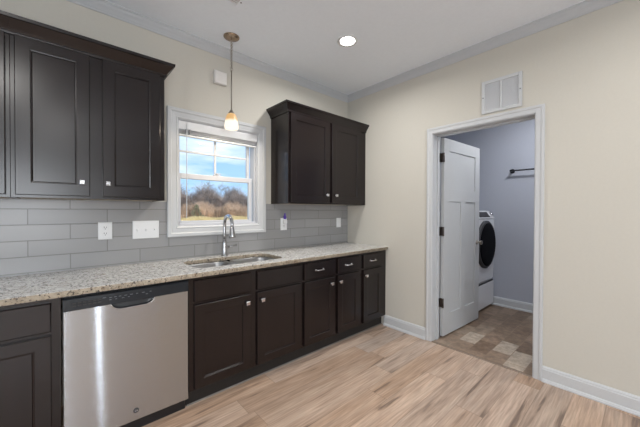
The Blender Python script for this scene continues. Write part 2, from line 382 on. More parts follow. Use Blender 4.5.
b = MB(); b.box(0, WT, YR, DY1, 0, H); b.box(0, WT, DY0, .15, 0, H); b.box(0, WT, DY1, DY0, DH, H); struct(b.build('wall_right', 'wall'))
# laundry side skins of the same wall, and the other laundry walls
b = MB(); b.box(WT, WT + .008, LY0, DY1 - .07, 0, H); b.box(WT, WT + .008, DY0 + .07, LY1, 0, H); b.box(WT, WT + .008, DY1 - .07, DY0 + .07, DH + .07, H); struct(b.build('wall_laundry_near', 'laundry'))
struct(MB().box(LX, LX + .1, LY0 - .1, .15, 0, H).build('wall_laundry_far', 'laundry'))
struct(MB().box(WT, LX, LY1, .15, 0, H).build('wall_laundry_left', 'laundry'))
struct(MB().box(WT, LX, LY0 - .1, LY0, 0, H).build('wall_laundry_right', 'laundry'))
# rear and left walls, with openings added for the fill lamps and rear door
b = MB(); xs = [(XL, -4.35), (-2.75, -2.285), (-2.155, -2.02), (-1.10, 0)]
for x0, x1 in xs: b.box(x0, x1, YR - .1, YR, 0, H)
b.box(-4.35, -2.75, YR - .1, YR, 0, .7); b.box(-4.35, -2.75, YR - .1, YR, 2.2, H); b.box(-2.02, -1.10, YR - .1, YR, 2.1, H)
b.box(-2.285, -2.155, YR - .1, YR, 0, .35); b.box(-2.285, -2.155, YR - .1, YR, 2.05, H)
struct(b.build('wall_rear', 'wall'))
b = MB(); b.box(XL - .1, XL, YR, -3.7, 0, H); b.box(XL - .1, XL, -1.5, .15, 0, H); b.box(XL - .1, XL, -3.7, -1.5, 0, .65); b.box(XL - .1, XL, -3.7, -1.5, 2.25, H); struct(b.build('wall_left', 'wall'))

# backsplash tile (skin on the back wall)
b = MB(); ZB0, ZB1 = .9145, 1.396; TK = .009
b.box(-4.2, WX0 - .082, -TK, 0, ZB0, ZB1); b.box(WX1 + .08, -.0005, -TK, 0, ZB0, ZB1); b.box(WX0 - .082, WX1 + .08, -TK, 0, ZB0, WZ0 - .074)
o = b.build('wall_backsplash', 'tile'); struct(o)

# crown moulding (small cove at the ceiling)
CR = [(0, H - .072), (.007, H - .072), (.010, H - .066), (.010, H - .062), (.016, H - .056), (.026, H - .042), (.040, H - .028), (.046, H - .016), (.046, H - .012), (.054, H - .009), (.054, H), (0, H)]
b = MB(); b.sweep([(XL, 0), (0, 0), (0, YR)], CR, [(0, -1), (-1, -1), (-1, 0)]); struct(b.build('trim_crown', 'crown'))

# baseboards
BP = [(0, 0), (.028, 0), (.028, .008), (.022, .022), (.016, .026), (.016, .095), (.012, .101), (.012, .108), (.006, .117), (0, .119)]
b = MB()
b.sweep([(0, -.60), (0, DY0 + .0475)], BP, [(-1, 0)] * 2); struct(b.build('baseboard_corner', 'trim'))
b = MB(); b.sweep([(0, DY1 - .0475), (0, YR)], BP, [(-1, 0)] * 2); struct(b.build('baseboard_right', 'trim'))
b = MB(); b.sweep([(LX, LY1), (LX, LY0)], BP, [(-1, 0)] * 2); struct(b.build('baseboard_laundry', 'trim'))

# doorway: jambs, stop and casing
b = MB(); J = .018
b.box(-.001, WT + .009, DY0 - J, DY0, 0, DH); b.box(-.001, WT + .009, DY1, DY1 + J, 0, DH); b.box(-.001, WT + .009, DY1, DY0, DH - J, DH)
b.box(.075, .11, DY0 - J - .011, DY0 - J, 0, DH - J); b.box(.075, .11, DY1 + J, DY1 + J + .011, 0, DH - J); b.box(.075, .11, DY1 + J, DY0 - J, DH - J - .011, DH - J)
struct(b.build('trim_door_jamb', 'trim'))
def door_casing(name, x, sgn):
    prof = [(0, 0), (0, .010), (.006, .013), (.034, .013), (.042, .018), (.056, .018), (.060, .014), (.060, 0)]
    loops = []
    for (yy, zz, oy, oz) in [(DY0 - .013, 0, 1, 0), (DY0 - .013, DH - .013, 1, 1), (DY1 + .013, DH - .013, -1, 1), (DY1 + .013, 0, -1, 0)]:
        loops.append([(x + sgn * h, yy + oy * o, zz + oz * o) for o, h in prof])
    b = MB(); b.loft(loops); return struct(b.build(name, 'trim'))
door_casing('trim_door_casing', 0, -1)
door_casing('trim_laundry_casing', WT + .008, 1)
# transition strip
struct(MB().loft([[(-.018, y, .0), (-.012, y, .006), (.012, y, .006), (.018, y, .0)] for y in (DY1 + J, DY0 - J)]).build('trim_threshold', mat('threshold', (.20, .145, .105), .4)))

# ------------------------------------------------------------------ kitchen window
def frame_y(b, x0, x1, z0, z1, w_, ya, yb, bev=.003, wb=None, wt=None):
    wb = wb or w_; wt = wt or w_
    b.box(x0, x0 + w_, ya, yb, z0, z1, bev); b.box(x1 - w_, x1, ya, yb, z0, z1, bev)
    b.box(x0 + w_, x1 - w_, ya, yb, z0, z0 + wb, bev); b.box(x0 + w_, x1 - w_, ya, yb, z1 - wt, z1, bev)
win = bpy.data.objects.new('window_1', None); COL.objects.link(win); win.location = ((WX0 + WX1) / 2, 0, WZ0); struct(win)
prof = [(-.006, 0), (-.006, .008), (0, .012), (.006, .016), (.012, .013), (.046, .015), (.054, .022), (.076, .022), (.081, .018), (.081, 0)]
loops = []
for (xx, zz, ox, oz) in [(WX0, WZ0, -1, -1), (WX1, WZ0, 1, -1), (WX1, WZ1, 1, 1), (WX0, WZ1, -1, 1), (WX0, WZ0, -1, -1)]:
    loops.append([(xx + ox * o, -h, zz + oz * o) for o, h in prof])
MB().loft(loops, False, False).build('casing', 'trim', win)
b = MB(); frame_y(b, WX0, WX1, WZ0, WZ1, .012, 0, .13, 0); b.build('jamb', 'vinyl', win)
b = MB(); frame_y(b, WX0 + .012, WX1 - .012, WZ0 + .012, WZ1 - .012, .016, .03, .125, .002); b.build('window_frame', 'vinyl', win)
GX0, GX1 = -2.048, -1.405
up_ = MB(); frame_y(up_, GX0 - .030, GX1 + .030, 1.605, WZ1 - .02, .030, .082, .112, .003, .040, .035)
us = up_.build('upper_sash', 'vinyl', win)
b = MB(); xm = (GX0 + GX1) / 2; b.box(xm - .010, xm + .010, .088, .103, 1.645, 2.045, .003); b.box(GX0, GX1, .088, .103, 1.838, 1.856, .003); b.build('muntin', 'vinyl', us)
MB().box(GX0 - .005, GX1 + .005, .096, .099, 1.640, 2.05).build('pane', 'glass', us)
lo = MB(); frame_y(lo, GX0 - .032, GX1 + .036, WZ0 + .012, 1.648, .034, .042, .074, .004, .038, .046); ls = lo.build('lower_sash', 'vinyl', win)
MB().box(GX0 - .003, GX1 + .007, .056, .059, WZ0 + .045, 1.606).build('pane', 'glass', ls)
b = MB(); b.box(xm - .035, xm + .035, .040, .062, 1.648, 1.656, .002); b.lathe([(.016, 1.656), (.016, 1.668), (.012, 1.672)], (xm, .052, 0), n=16); b.box(xm - .005, xm + .04, .044, .056, 1.664, 1.671, .002); b.build('sash_lock', 'vinyl', ls)
# window blind, raised
bl = thing('window_blind', 'white slatted blind raised to the top of the kitchen window', 'blind', ((WX0 + WX1) / 2, .02, 2.0))
BX0, BX1 = WX0 + .014, WX1 - .014
MB().box(BX0, BX1, .014, .040, 2.045, 2.086, .003).build('head_rail', 'blind', bl)
b = MB(); b.loft([[(x, .004, 2.016), (x, .004, 2.085), (x, .000, 2.085), (x, -.004, 2.075), (x, -.003, 2.028), (x, -.001, 2.017)] for x in (BX0 - .002, BX1 + .002)]); b.build('valance', 'blind', bl)
b = MB()
for k in range(9):
    z = 2.037 - k * .0062; b.box(BX0 + .004, BX1 - .004, .006, .042, z - .0042, z - .0012, .0008, 1)
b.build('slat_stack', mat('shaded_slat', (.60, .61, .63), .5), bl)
MB().box(BX0 + .004, BX1 - .004, .006, .042, 1.962, 1.976, .003).build('bottom_rail', 'blind', bl)
b = MB(); b.box(BX0 + .055, BX0 + .067, -.006, .004, 1.985, 2.022, .002); b.box(BX0 + .080, BX0 + .092, -.006, .004, 1.982, 2.02, .002); b.build('cord_clip', mat('clip_grey', (.2, .2, .21), .4), bl)
MB().tube([(-2.010, -.004, 2.06), (-2.011, -.008, 1.9), (-2.012, -.004, 1.26)], .0038, 8).build('tilt_wand', 'blind', bl)

# unseen windows added around the fill lamps: plain frames with panes
def plain_window(name, axis, c, a0, a1, z0, z1):
    r = bpy.data.objects.new(name, None); COL.objects.link(r); r.location = ((a0 + a1) / 2, c, z0) if axis == 'y' else (c, (a0 + a1) / 2, z0); struct(r)
    b = MB(); w_ = min(.05, (a1 - a0) * .12)
    def bx(p0, p1, q0, q1, d0, d1):
        if axis == 'y': b.box(p0, p1, c + d0, c + d1, q0, q1)
        else: b.box(c + d0, c + d1, p0, p1, q0, q1)
    bx(a0, a0 + w_, z0, z1, -.09, -.05); bx(a1 - w_, a1, z0, z1, -.09, -.05); bx(a0 + w_, a1 - w_, z0, z0 + w_, -.09, -.05); bx(a0 + w_, a1 - w_, z1 - w_, z1, -.09, -.05)
    b.build('window_frame', 'vinyl', r)
    b = MB(); bx(a0 + w_, a1 - w_, z0 + w_, z1 - w_, -.072, -.068); b.build('pane', 'glass', r)
plain_window('added_window_2', 'y', YR, -4.35, -2.75, .7, 2.2)
plain_window('added_window_3', 'y', YR, -2.285, -2.155, .35, 2.05)
plain_window('added_window_4', 'x', XL, -3.7, -1.5, .65, 2.25)

rd = bpy.data.objects.new('added_door_1', None); COL.objects.link(rd); rd.location = (-1.56, YR - .06, 0); struct(rd)  # unseen white door, added to reflect as a paler band in the dishwasher
b = MB(); b.box(-2.015, -1.105, YR - .085, YR - .045, .005, 2.095, .002); leaf = b.build('leaf', 'trim', rd)
b = MB()
for x0, x1 in ((-1.90, -1.60), (-1.52, -1.22)):
    for z0, z1 in ((.25, .95), (1.10, 1.90)): b.box(x0, x1, YR - .05, YR - .037, z0, z1, .006)
b.build('panel', 'trim', rd)
MB().lathe([(.028, YR - .045), (.028, YR - .038), (.011, YR - .03), (.011, YR - .015), (.026, YR + .002), (.020, YR + .018), (.003, YR + .02)], (-1.16, 0, .95), 'Y', 20).build('door_knob', 'nickel', rd)
# ------------------------------------------------------------------ cabinets
def knob(x, z, yf, parent):
    b = MB(); b.lathe([(.010, yf), (.010, yf - .002), (.0055, yf - .004), (.005, yf - .014)], (x, 0, z), 'Y', 14)
    s = .0145
    def lp(i, y): return [(x - s + i, y, z - s + i), (x + s - i, y, z - s + i), (x + s - i, y, z + s - i), (x - s + i, y, z + s - i)]
    b.loft([lp(.004, yf - .013), lp(0, yf - .017), lp(0, yf - .022), lp(.004, yf - .027)])
    return b.build('knob', 'chrome', parent)
def pull(x, z, yf, parent):
    b = MB(); h = .046; 
    b.tube([(x - h, yf + .001, z), (x - h, yf - .012, z), (x - h + .006, yf - .022, z), (x - .02, yf - .026, z + .001), (x + .02, yf - .026, z + .001), (x + h - .006, yf - .022, z), (x + h, yf - .012, z), (x + h, yf + .001, z)], [.007, .0055, .005, .0048, .0048, .005, .0055, .007], 10)
    b.lathe([(.010, yf), (.010, yf - .003), (.006, yf - .005)], (x - h, 0, z), 'Y', 12); b.lathe([(.010, yf), (.010, yf - .003), (.006, yf - .005)], (x + h, 0, z), 'Y', 12)
    return b.build('handle', 'chrome', parent)
UB, UT = 1.396, 2.372          # upper cabinets: underside, crown top
UF, UD = -.305, -.325          # frame front, door front
CP = [(0, 2.284), (.010, 2.284), (.013, 2.292), (.013, 2.300), (.020, 2.312), (.034, 2.330), (.046, 2.346), (.050, 2.352), (.057, 2.354), (.059, 2.372), (0, 2.372)]
def upper(label, x0, x1, doors, returns):
    t = thing('wall_cabinet', label, 'cabinet', ((x0 + x1) / 2, -.15, UB))
    b = MB(); b.box(x0, x1, UF + .019, -.001, UB + .012, 2.30); b.build('body', 'cab', t)
    b = MB(); b.box(x0, x1, UF, UF + .019, UB, 2.30, .001, 1)
    b.box(x0, x0 + .018, UF + .019, -.001, UB, UB + .012); b.box(x1 - .018, x1, UF + .019, -.001, UB, UB + .012); b.build('face_frame', 'cab', t)
    MB().box(x0 + .018, x1 - .018, UF + .019, -.001, UB + .004, UB + .0118).build('bottom_panel', 'cab_in', t)
    for (dx0, dx1, kx) in doors:
        d = MB().shaker(dx0, dx1, 1.412, 2.285, UD, .0195, .061, .009, .068).build('door', 'cab', t)
        if kx is not None: knob(kx, 1.497, UD, d)
    path, outs = [], []
    if 'L' in returns: path += [(x0, -.001), (x0, UF)]; outs += [(-1, 0), (-1, -1)]
    else: path += [(x0, UF)]; outs += [(0, -1)]
    if 'R' in returns: path += [(x1, UF), (x1, -.001)]; outs += [(1, -1), (1, 0)]
    else: path += [(x1 - .0005, UF)]; outs += [(0, -1)]
    MB().sweep(path, CP, outs).build('crown_moulding', 'cab', t)
    return t
upper('dark espresso two-door wall cabinet left of the window, above the outlet and switches', -3.022, -2.2566, [(-3.004, -2.681, -2.720), (-2.617, -2.288, -2.591)], 'R')
upper('dark wall cabinet cut off by the left edge of the picture', -3.80, -3.0225, [(-3.77, -3.43, -3.46), (-3.38, -3.04, -3.41)], '')
upper('dark espresso two-door wall cabinet right of the window, in the corner', -1.1704, -.0008, [(-1.147, -.631, -.669), (-.590, -.108, -.532)], 'L')

BF, BD = -.612, -.632          # base frames and door fronts
TY = -.556                     # toe board face
def base(label, x0, x1, fronts, sides=''):
    t = thing('base_cabinet', label, 'cabinet', ((x0 + x1) / 2, -.3, 0))
    b = MB(); e = .0006
    b.box(x0 + e, x0 + .018, BF + .019, -.012, .118, .880); b.box(x1 - .018, x1 - e, BF + .019, -.012, .118, .880); b.box(x0 + .018, x1 - .018, BF + .019, -.012, .118, .134); b.box(x0 + .018, x1 - .018, -.020, -.012, .134, .880)
    b.build('body', 'cab', t)
    # face frame: stiles and rails around the fronts
    b = MB(); b.box(x0 + e, x1 - e, BF, BF + .019, .118, .150); b.box(x0 + e, x1 - e, BF, BF + .019, .840, .880); b.box(x0 + e, x1 - e, BF, BF + .0188, .68, .725)
    cuts = [x0 + e] + [q for f in fronts for q in (f[0] + .012, f[1] - .012)] + [x1 - e]
    for i in range(0, len(cuts), 2): b.box(cuts[i], cuts[i + 1], BF + .0002, BF + .0186, .119, .879)
    b.build('face_frame', 'cab', t)
    MB().box(x0 + e, x1 - e, TY, TY + .016, .0, .118).build('toe_board', 'toe', t)
    for (dx0, dx1, kx, kind) in fronts:
        d = MB().shaker(dx0, dx1, .128, .693, BD, .0198, .061, .009, .061).build('door', 'cab', t)
        if kx is not None: knob(kx, .633, BD, d)
        f = MB().slab(dx0, dx1, .712, .858, BD, .0198, .005).build('drawer' if kind == 'drawer' else 'drawer_front', 'cab', t)
        if kind == 'drawer': pull((dx0 + dx1) / 2 - .012, .787, BD, f)
    return t
base('dark base cabinet left of the dishwasher, cut off by the picture edge', -3.42, -2.820, [(-3.385, -2.857, -3.34, 'drawer')])
base('dark sink base cabinet with two doors and two plain false fronts beside the dishwasher', -2.190, -1.240, [(-2.155, -1.739, -1.774, 'false'), (-1.685, -1.259, -1.646, 'false')])
base('dark base cabinet with two drawers over two doors, right of the sink cabinet', -1.240, -.445, [(-1.220, -.848, -.893, 'drawer'), (-.803, -.482, -.774, 'drawer')])
base('narrow dark base cabinet with one drawer and one door against the right wall', -.445, -.0010, [(-.415, -.090, -.381, 'drawer')])
# metal edge strip where the toe board meets the floor
struct(MB().loft([[(x, TY, 0), (x, TY - .010, 0), (x, TY - .008, .003), (x, TY - .003, .007), (x, TY, .007)] for x in (-2.185, -.001)]).build('trim_toe_strip', 'shoe'))

# ------------------------------------------------------------------ countertop with sink cut-out
SX0, SX1, SY0, SY1 = -2.100, -1.338, -.515, -.128
def rrect(x0, x1, y0, y1, r, n=6):
    pts = []
    for cx, cy, a0 in ((x1 - r, y1 - r, 0), (x0 + r, y1 - r, 90), (x0 + r, y0 + r, 180), (x1 - r, y0 + r, 270)):
        for k in range(n + 1):
            a = math.radians(a0 + 90 * k / n); pts.append((cx + r * math.cos(a), cy + r * math.sin(a)))
    return pts
cu = bpy.data.curves.new('counter_outline', 'CURVE'); cu.dimensions = '2D'; cu.fill_mode = 'BOTH'; cu.extrude = .0135; cu.bevel_depth = .003; cu.bevel_resolution = 2; cu.offset = -.003
for pts in ([(-4.2, -.645), (-.0005, -.645), (-.0005, -.0095), (-4.2, -.0095)], rrect(SX0, SX1, SY0, SY1, .09)[::-1]):
    s = cu.splines.new('POLY'); s.points.add(len(pts) - 1); s.use_cyclic_u = True
    for p_, q in zip(s.points, pts): p_.co = (q[0], q[1], 0, 1)
tmp = bpy.data.objects.new('tmp', cu); COL.objects.link(tmp)
dg = bpy.context.evaluated_depsgraph_get(); me = bpy.data.meshes.new_from_object(tmp.evaluated_get(dg)); bpy.data.objects.remove(tmp)
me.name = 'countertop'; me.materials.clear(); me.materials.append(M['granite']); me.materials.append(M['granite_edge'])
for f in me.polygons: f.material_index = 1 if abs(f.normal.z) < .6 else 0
ct = bpy.data.objects.new('countertop', me); COL.objects.link(ct); ct.location = (0, 0, .8975)
tag(ct, 'speckled beige and grey granite countertop running along the back wall', 'countertop')

# sink: one steel flange with two bowls and a low divider
sk = thing('kitchen_sink', 'stainless steel double-bowl sink set under the granite countertop', 'sink', ((SX0 + SX1) / 2, -.32, .70))
def bowl(x0, x1, y0, y1, dz):
    b = MB(); loops = []
    for i, z, r in ((0, .8795, .085), (.004, .868, .083), (.010, .74, .075), (.022, dz + .012, .065), (.045, dz, .05)):
        loops.append([(x, y, z) for x, y in rrect(x0 + i, x1 - i, y0 + i, y1 - i, r, 6)])
    out = [[(x, y, z) for x, y in rrect(x0 - .002 + i, x1 + .002 - i, y0 - .002 + i, y1 + .002 - i, r + .002, 6)] for i, z, r in ((0, .8795, .085), (.004, .868, .083), (.010, .74, .075), (.022, dz + .010, .065), (.045, dz - .004, .05))]
    b.loft(out[::-1] + loops, True, True, True); return b
bw = bowl(SX0 - .004, -1.742, SY0 - .002, SY1 + .004, .70).build('bowl', 'sinksteel', sk)
MB().lathe([(.045, .701), (.043, .704), (.030, .7015), (.012, .7015)], (-1.93, -.30, 0), n=20).build('drain', 'chrome', bw)
bw = bowl(-1.712, SX1 + .006, SY0 - .004, SY1 + .004, .70).build('bowl', 'sinksteel', sk)
MB().lathe([(.045, .701), (.043, .704), (.030, .7015), (.012, .7015)], (-1.52, -.30, 0), n=20).build('drain', 'chrome', bw)
MB().box(-1.7405, -1.7135, SY0 + .0, SY1 - .0, .868, .8795, .004).build('divider', 'sinksteel', sk)

# faucet
FX, FY = -1.706, -.072
fc = thing('faucet', 'chrome gooseneck pull-down faucet behind the sink', 'faucet', (FX, FY, .914))
MB().lathe([(.031, .9145), (.031, .919), (.027, .924), (.0235, .932), (.022, .99), (.0205, 1.03), (.017, 1.045), (.014, 1.06)], (FX, FY, 0), n=24).build('base', 'faucet', fc)
pts = [(FX, FY, 1.05), (FX, FY, 1.10), (FX, FY, 1.17)]
R_ = .078; 
for k in range(0, 13):
    a = PI - (PI * 1.08) * k / 12; pts.append((FX, FY - R_ - R_ * math.cos(a), 1.20 + R_ * math.sin(a)))
pts = pts[:3] + pts[3:]
neck_end = pts[-1]
MB().tube(pts, [.0145] * len(pts), 14).build('gooseneck', 'faucet', fc)
ex, ey, ez = neck_end
MB().tube([(ex, ey, ez + .004), (ex, ey + .001, ez - .010), (ex, ey - .002, ez - .030), (ex, ey - .006, ez - .070), (ex, ey - .008, ez - .090), (ex, ey - .0085, ez - .094)], [.016, .019, .021, .027, .029, .026], 16).build('spray_head', 'faucet', fc)
b = MB(); b.tube([(FX, FY, .988), (FX + .026, FY, .990), (FX + .040, FY, .992)], [.015, .0145, .012], 14); b.tube([(FX + .036, FY, .992), (FX + .07, FY - .004, 1.000), (FX + .115, FY - .008, 1.006)], [.008, .0065, .0055], 10); b.build('lever_handle', 'faucet', fc)

# ------------------------------------------------------------------ dishwasher
dx0, dx1 = -2.813, -2.197
dw = thing('dishwasher', 'stainless steel dishwasher with black control strip under the countertop', 'dishwasher', ((dx0 + dx1) / 2, -.3, 0))
MB().box(dx0 + .004, dx1 - .004, -.60, -.02, .10, .872).build('tub', 'black', dw)
# steel door with a scooped hand hold at its top edge
hx0, hx1 = -2.612, -2.392
top = []
n = 26
for k in range(n + 1):
    u = k / n; x = hx0 + (hx1 - hx0) * u
    s_ = min(1, min(u, 1 - u) / .22); d = .034 * math.sin(s_ * PI / 2) ** .7 if s_ < 1 else .034
    top.append((x, .800 - d))
b = MB()
out = [(dx0, .090), (dx1, .090), (dx1, .800)] + top[::-1] + [(dx0, .800)]
def shell(y, inset):
    return [(x + (inset if x < dx0 + .01 else -inset if x > dx1 - .01 else 0), y, z + (inset if z < .1 else 0)) for x, z in out]
b.loft([shell(-.605, 0), shell(-.630, 0), shell(-.634, .004)])
b.bm.verts.ensure_lookup_table()
door = b.build('door', 'steel', dw)
# rim of the scoop
MB().tube([(hx0 - .004, -.634, .797)] + [(x, -.634, z - .001) for x, z in top] + [(hx1 + .004, -.634, .797)], .0026, 8).build('handle_rim', 'chrome', door)
b = MB(); b.loft([[(x, -.606, z - .004), (x, -.606, .802), (x, -.612, .802), (x, -.617, z + .006), (x, -.624, z - .002)] for x, z in top]); b.build('handle_recess', 'black', door)
b = MB(); b.loft([[(dx0, -.604, .801), (dx0, -.604, .868), (dx0, -.622, .868), (dx0, -.632, .860), (dx0, -.636, .803), (dx0, -.634, .801)], [(dx1, -.604, .801), (dx1, -.604, .868), (dx1, -.622, .868), (dx1, -.632, .860), (dx1, -.636, .803), (dx1, -.634, .801)]])
cpan = b.build('control_panel', mat('gloss_black', (.016, .019, .024), .16), dw)
b = MB()
for r_ in range(2):
    for k in range(6): b.box(-2.775 + k * .021, -2.759 + k * .021, -.6372, -.634, .822 + r_ * .013, .828 + r_ * .013, .001, 1)
b.build('vent_slots', 'dark', cpan)
b = MB()
for k, (x, z, w_) in enumerate([(-2.648, .842, .016), (-2.618, .838, .012), (-2.596, .838, .012), (-2.574, .838, .012), (-2.548, .838, .014), (-2.520, .838, .014), (-2.618, .826, .010), (-2.590, .826, .008), (-2.56, .826, .012), (-2.53, .826, .008), (-2.49, .838, .010), (-2.46, .838, .014), (-2.44, .826, .010), (-2.42, .838, .010)]):
    b.box(x, x + w_, -.6356, -.634, z, z + .0026)
b.build('control_print', 'mark', cpan)
MB().box(dx0 + .004, dx1 - .004, -.575, -.560, .0, .086).build('kick_plate', 'black', dw)
b = MB(); bx_, bz_ = -2.492, .150
b.lathe([(.013, -.634), (.013, -.6355)], (bx_, 0, bz_), 'Y', 20); b.torus((bx_, -.6352, bz_), .013, .0012, 'Y', 20, 6); b.build('badge', 'ring', door)
b = MB(); b.torus((bx_ - .003, -.6362, bz_), .0045, .0009, 'Y', 14, 6); b.torus((bx_ + .005, -.6362, bz_), .0032, .0008, 'Y', 14, 6); b.build('badge_emblem', 'chrome', door)

# ------------------------------------------------------------------ things on the back wall
def plate(name, label, cat, x0, x1, z0, z1, yb=-.009, rock=0, sock=False):
    t = thing(name, label, cat, ((x0 + x1) / 2, yb, z0))
    def lp(i, y): return [(x0 + i, y, z0 + i), (x1 - i, y, z0 + i), (x1 - i, y, z1 - i), (x0 + i, y, z1 - i)]
    MB().loft([lp(0, yb), lp(0, yb - .003), lp(.004, yb - .006)]).build('cover_plate', 'plate', t)
    zc = (z0 + z1) / 2; xc = (x0 + x1) / 2
    if sock:
        for dz in (-.022, .022):
            f = MB().lathe([(.0165, yb - .005), (.0165, yb - .0075), (.015, yb - .008)], (xc, 0, zc + dz), 'Y', 20).build('socket', 'plate', t)
            b = MB(); b.box(xc - .008, xc - .005, yb - .0084, yb - .0070, zc + dz - .001, zc + dz + .009); b.box(xc + .005, xc + .008, yb - .0084, yb - .0070, zc + dz - .001, zc + dz + .008); b.lathe([(.003, yb - .0070), (.003, yb - .0084)], (xc, 0, zc + dz - .008), 'Y', 10); b.build('socket_slots', 'dark', f)
    for k in range(rock):
        x = x0 + (x1 - x0) * (k + .5) / rock
        b = MB(); b.box(x - .006, x + .006, yb - .008, yb - .004, zc - .013, zc + .013, .001, 1)
        b.tube([(x, yb - .004, zc - .001), (x, yb - .017, zc + (.006 if k != 1 else -.006))], [.0052, .004], 8); b.build('switch_toggle', 'plate', t)
    return t
plate('wall_outlet', 'white double power outlet on the tiles under the left wall cabinet', 'outlet', -2.618, -2.535, 1.114, 1.240, sock=True)
plate('light_switch', 'white three-toggle light switch plate on the tiles left of the window', 'switch', -2.408, -2.228, 1.106, 1.244, rock=3)
plate('wall_outlet', 'white power outlet right of the window, holding a purple-topped air freshener', 'outlet', -1.056, -.975, 1.116, 1.246, sock=True)
plate('light_switch', 'small white switch plate under the right wall cabinet near the corner', 'switch', -.208, -.132, 1.118, 1.236, rock=1)
af = thing('air_freshener', 'purple and white plug-in air freshener in the outlet right of the window', 'air freshener', (-1.015, -.03, 1.20))
b = MB(); b.loft([[(x, y, z) for x, y in rrect(-1.015 - w_, -1.015 + w_, -.052 + i, -.0178, .010, 4)] for z, w_, i in ((1.182, .016, .006), (1.19, .021, 0), (1.225, .021, 0), (1.236, .015, .008))], smooth=True); b.build('housing', 'plate', af)
MB().lathe([(.014, 1.2365), (.0155, 1.242), (.0155, 1.268), (.009, 1.277), (.008, 1.290), (.0085, 1.296), (.006, 1.299)], (-1.015, -.034, 0), n=16).build('bottle', 'purple', af)
ch = thing('door_chime', 'small white chime box high on the wall above the window', 'chime', (-1.725, -.02, 2.48))
def lpc(i, y): return [(-1.783 + i, y, 2.475 + i), (-1.668 - i, y, 2.475 + i), (-1.668 - i, y, 2.590 - i), (-1.783 + i, y, 2.590 - i)]
MB().loft([lpc(0, 0), lpc(0, -.034), lpc(.006, -.042)]).build('cover', 'chime', ch)

# ------------------------------------------------------------------ ceiling: can light, register, pendant
def can_light(loc, label, power):
    x, y = loc
    t = thing('recessed_light', label, 'light', (x, y, H))
    MB().lathe([(.0645, H - .0005), (.090, H - .0005), (.090, H - .004), (.080, H - .007), (.0645, H - .003)], (x, y, 0), n=32, cap=False).build('trim_ring', 'plate', t)
    MB().lathe([(.064, H - .0006), (.064, H - .003), (.002, H - .004)], (x, y, 0), n=32).build('lens', 'can_lens', t)
    d = bpy.data.lights.new('recessed_lamp', 'AREA'); d.shape = 'DISK'; d.size = .10; d.energy = power; d.color = (1, .975, .94); d.spread = math.radians(165)
    l = bpy.data.objects.new('recessed_lamp', d); COL.objects.link(l); l.location = (0, 0, -.012); l.parent = t
can_light((-.936, -.866), 'lit round recessed ceiling light in front of the right wall cabinet', 14)
can_light((-.936, -2.75), 'round recessed ceiling light to the right of the camera', 8)
can_light((-3.3, -2.75), 'round recessed ceiling light to the left of the camera', 24)
can_light((-2.85, -4.6), 'recessed ceiling light added behind the camera for cabinet sheen', 30)  # unseen lamp, placed to put a sheen on the upper cabinet doors

vt = thing('ceiling_register', 'grey louvred air register in the ceiling at the top edge of the picture', 'vent', (-2.0, -.80, H))
vx0, vx1, vy0, vy1 = -2.13, -1.866, -.96, -.643
b = MB(); m_ = .026
frame = [(vx0 - m_, vy0 - m_, vx1 + m_, vy1 + m_)]
b.box(vx0 - m_, vx0, vy0 - m_, vy1 + m_, H - .007, H - .0003, .002); b.box(vx1, vx1 + m_, vy0 - m_, vy1 + m_, H - .007, H - .0003, .002); b.box(vx0, vx1, vy0 - m_, vy0, H - .007, H - .0003, .002); b.box(vx0, vx1, vy1, vy1 + m_, H - .007, H - .0003, .002); b.build('frame', 'ceiling', vt)
MB().box(vx0, vx1, vy0, vy1, H - .0012, H - .0003).build('backing', 'dark', vt)
b = MB(); n = 18
for k in range(n):
    y = vy0 + (k + .5) * (vy1 - vy0) / n; b.loft([[(x, y - .005, H - .002), (x, y - .004, H - .002), (x, y + .003, H - .0075), (x, y + .002, H - .0075)] for x in (vx0, vx1)])
b.build('louvre', 'grille', vt)
MB().lathe([(.006, H - .007), (.005, H - .0085), (.002, H - .009)], (vx1 + .014, -.685, 0), n=12).build('screw', 'ring', vt)

PX, PY = -1.7186, -.243
pn = thing('pendant_light', 'lit frosted glass pendant light hanging over the sink', 'pendant light', (PX, PY, H))
MB().lathe([(.066, H - .0005), (.066, H - .006), (.060, H - .012), (.045, H - .019), (.020, H - .024), (.010, H - .027)], (PX, PY, 0), n=32).build('canopy', 'bronze', pn)
b = MB(); zc = H - .024; k = 0
b.torus((PX, PY, zc - .006), .007, .0016, 'X', 12, 6)
zz = zc - .014
while zz > 2.555:
    V0 = len(b.bm.verts)
    c = (PX, PY, zz - .006); b.torus(c, .0085, .0023, 'Y' if k % 2 else 'X', 12, 6); zz -= .0128; k += 1
b.build('chain', 'nickel', pn)
b = MB(); b.torus((PX, PY, zz - .008), .013, .0022, 'Y', 18, 8); b.tube([(PX, PY, zz - .020), (PX, PY, 2.185)], .0052, 12); b.lathe([(.007, zz - .018), (.008, zz - .030), (.0055, zz - .036)], (PX, PY, 0), n=12); b.build('rod', 'nickel', pn)
MB().lathe([(.006, 2.192), (.009, 2.186), (.014, 2.180), (.022, 2.168), (.029, 2.160), (.029, 2.152), (.006, 2.150)], (PX, PY, 0), n=24).build('shade_holder', 'nickel', pn)
ZS = lambda L: [(r, 2.155 - (2.155 - z) * .83) for r, z in L]
sh = MB(); po = [(.029, 2.155), (.038, 2.14), (.047, 2.11), (.054, 2.07), (.058, 2.03), (.057, 2.006), (.054, 1.999)]; pi_ = [(.050, 2.000), (.054, 2.03), (.050, 2.07), (.043, 2.11), (.034, 2.14), (.026, 2.150)]
sh.lathe(ZS([(.010, 2.155)] + po + pi_ + [(.010, 2.150)]), (PX, PY, 0), n=32, cap=False).build('glass_shade', 'frost', pn)
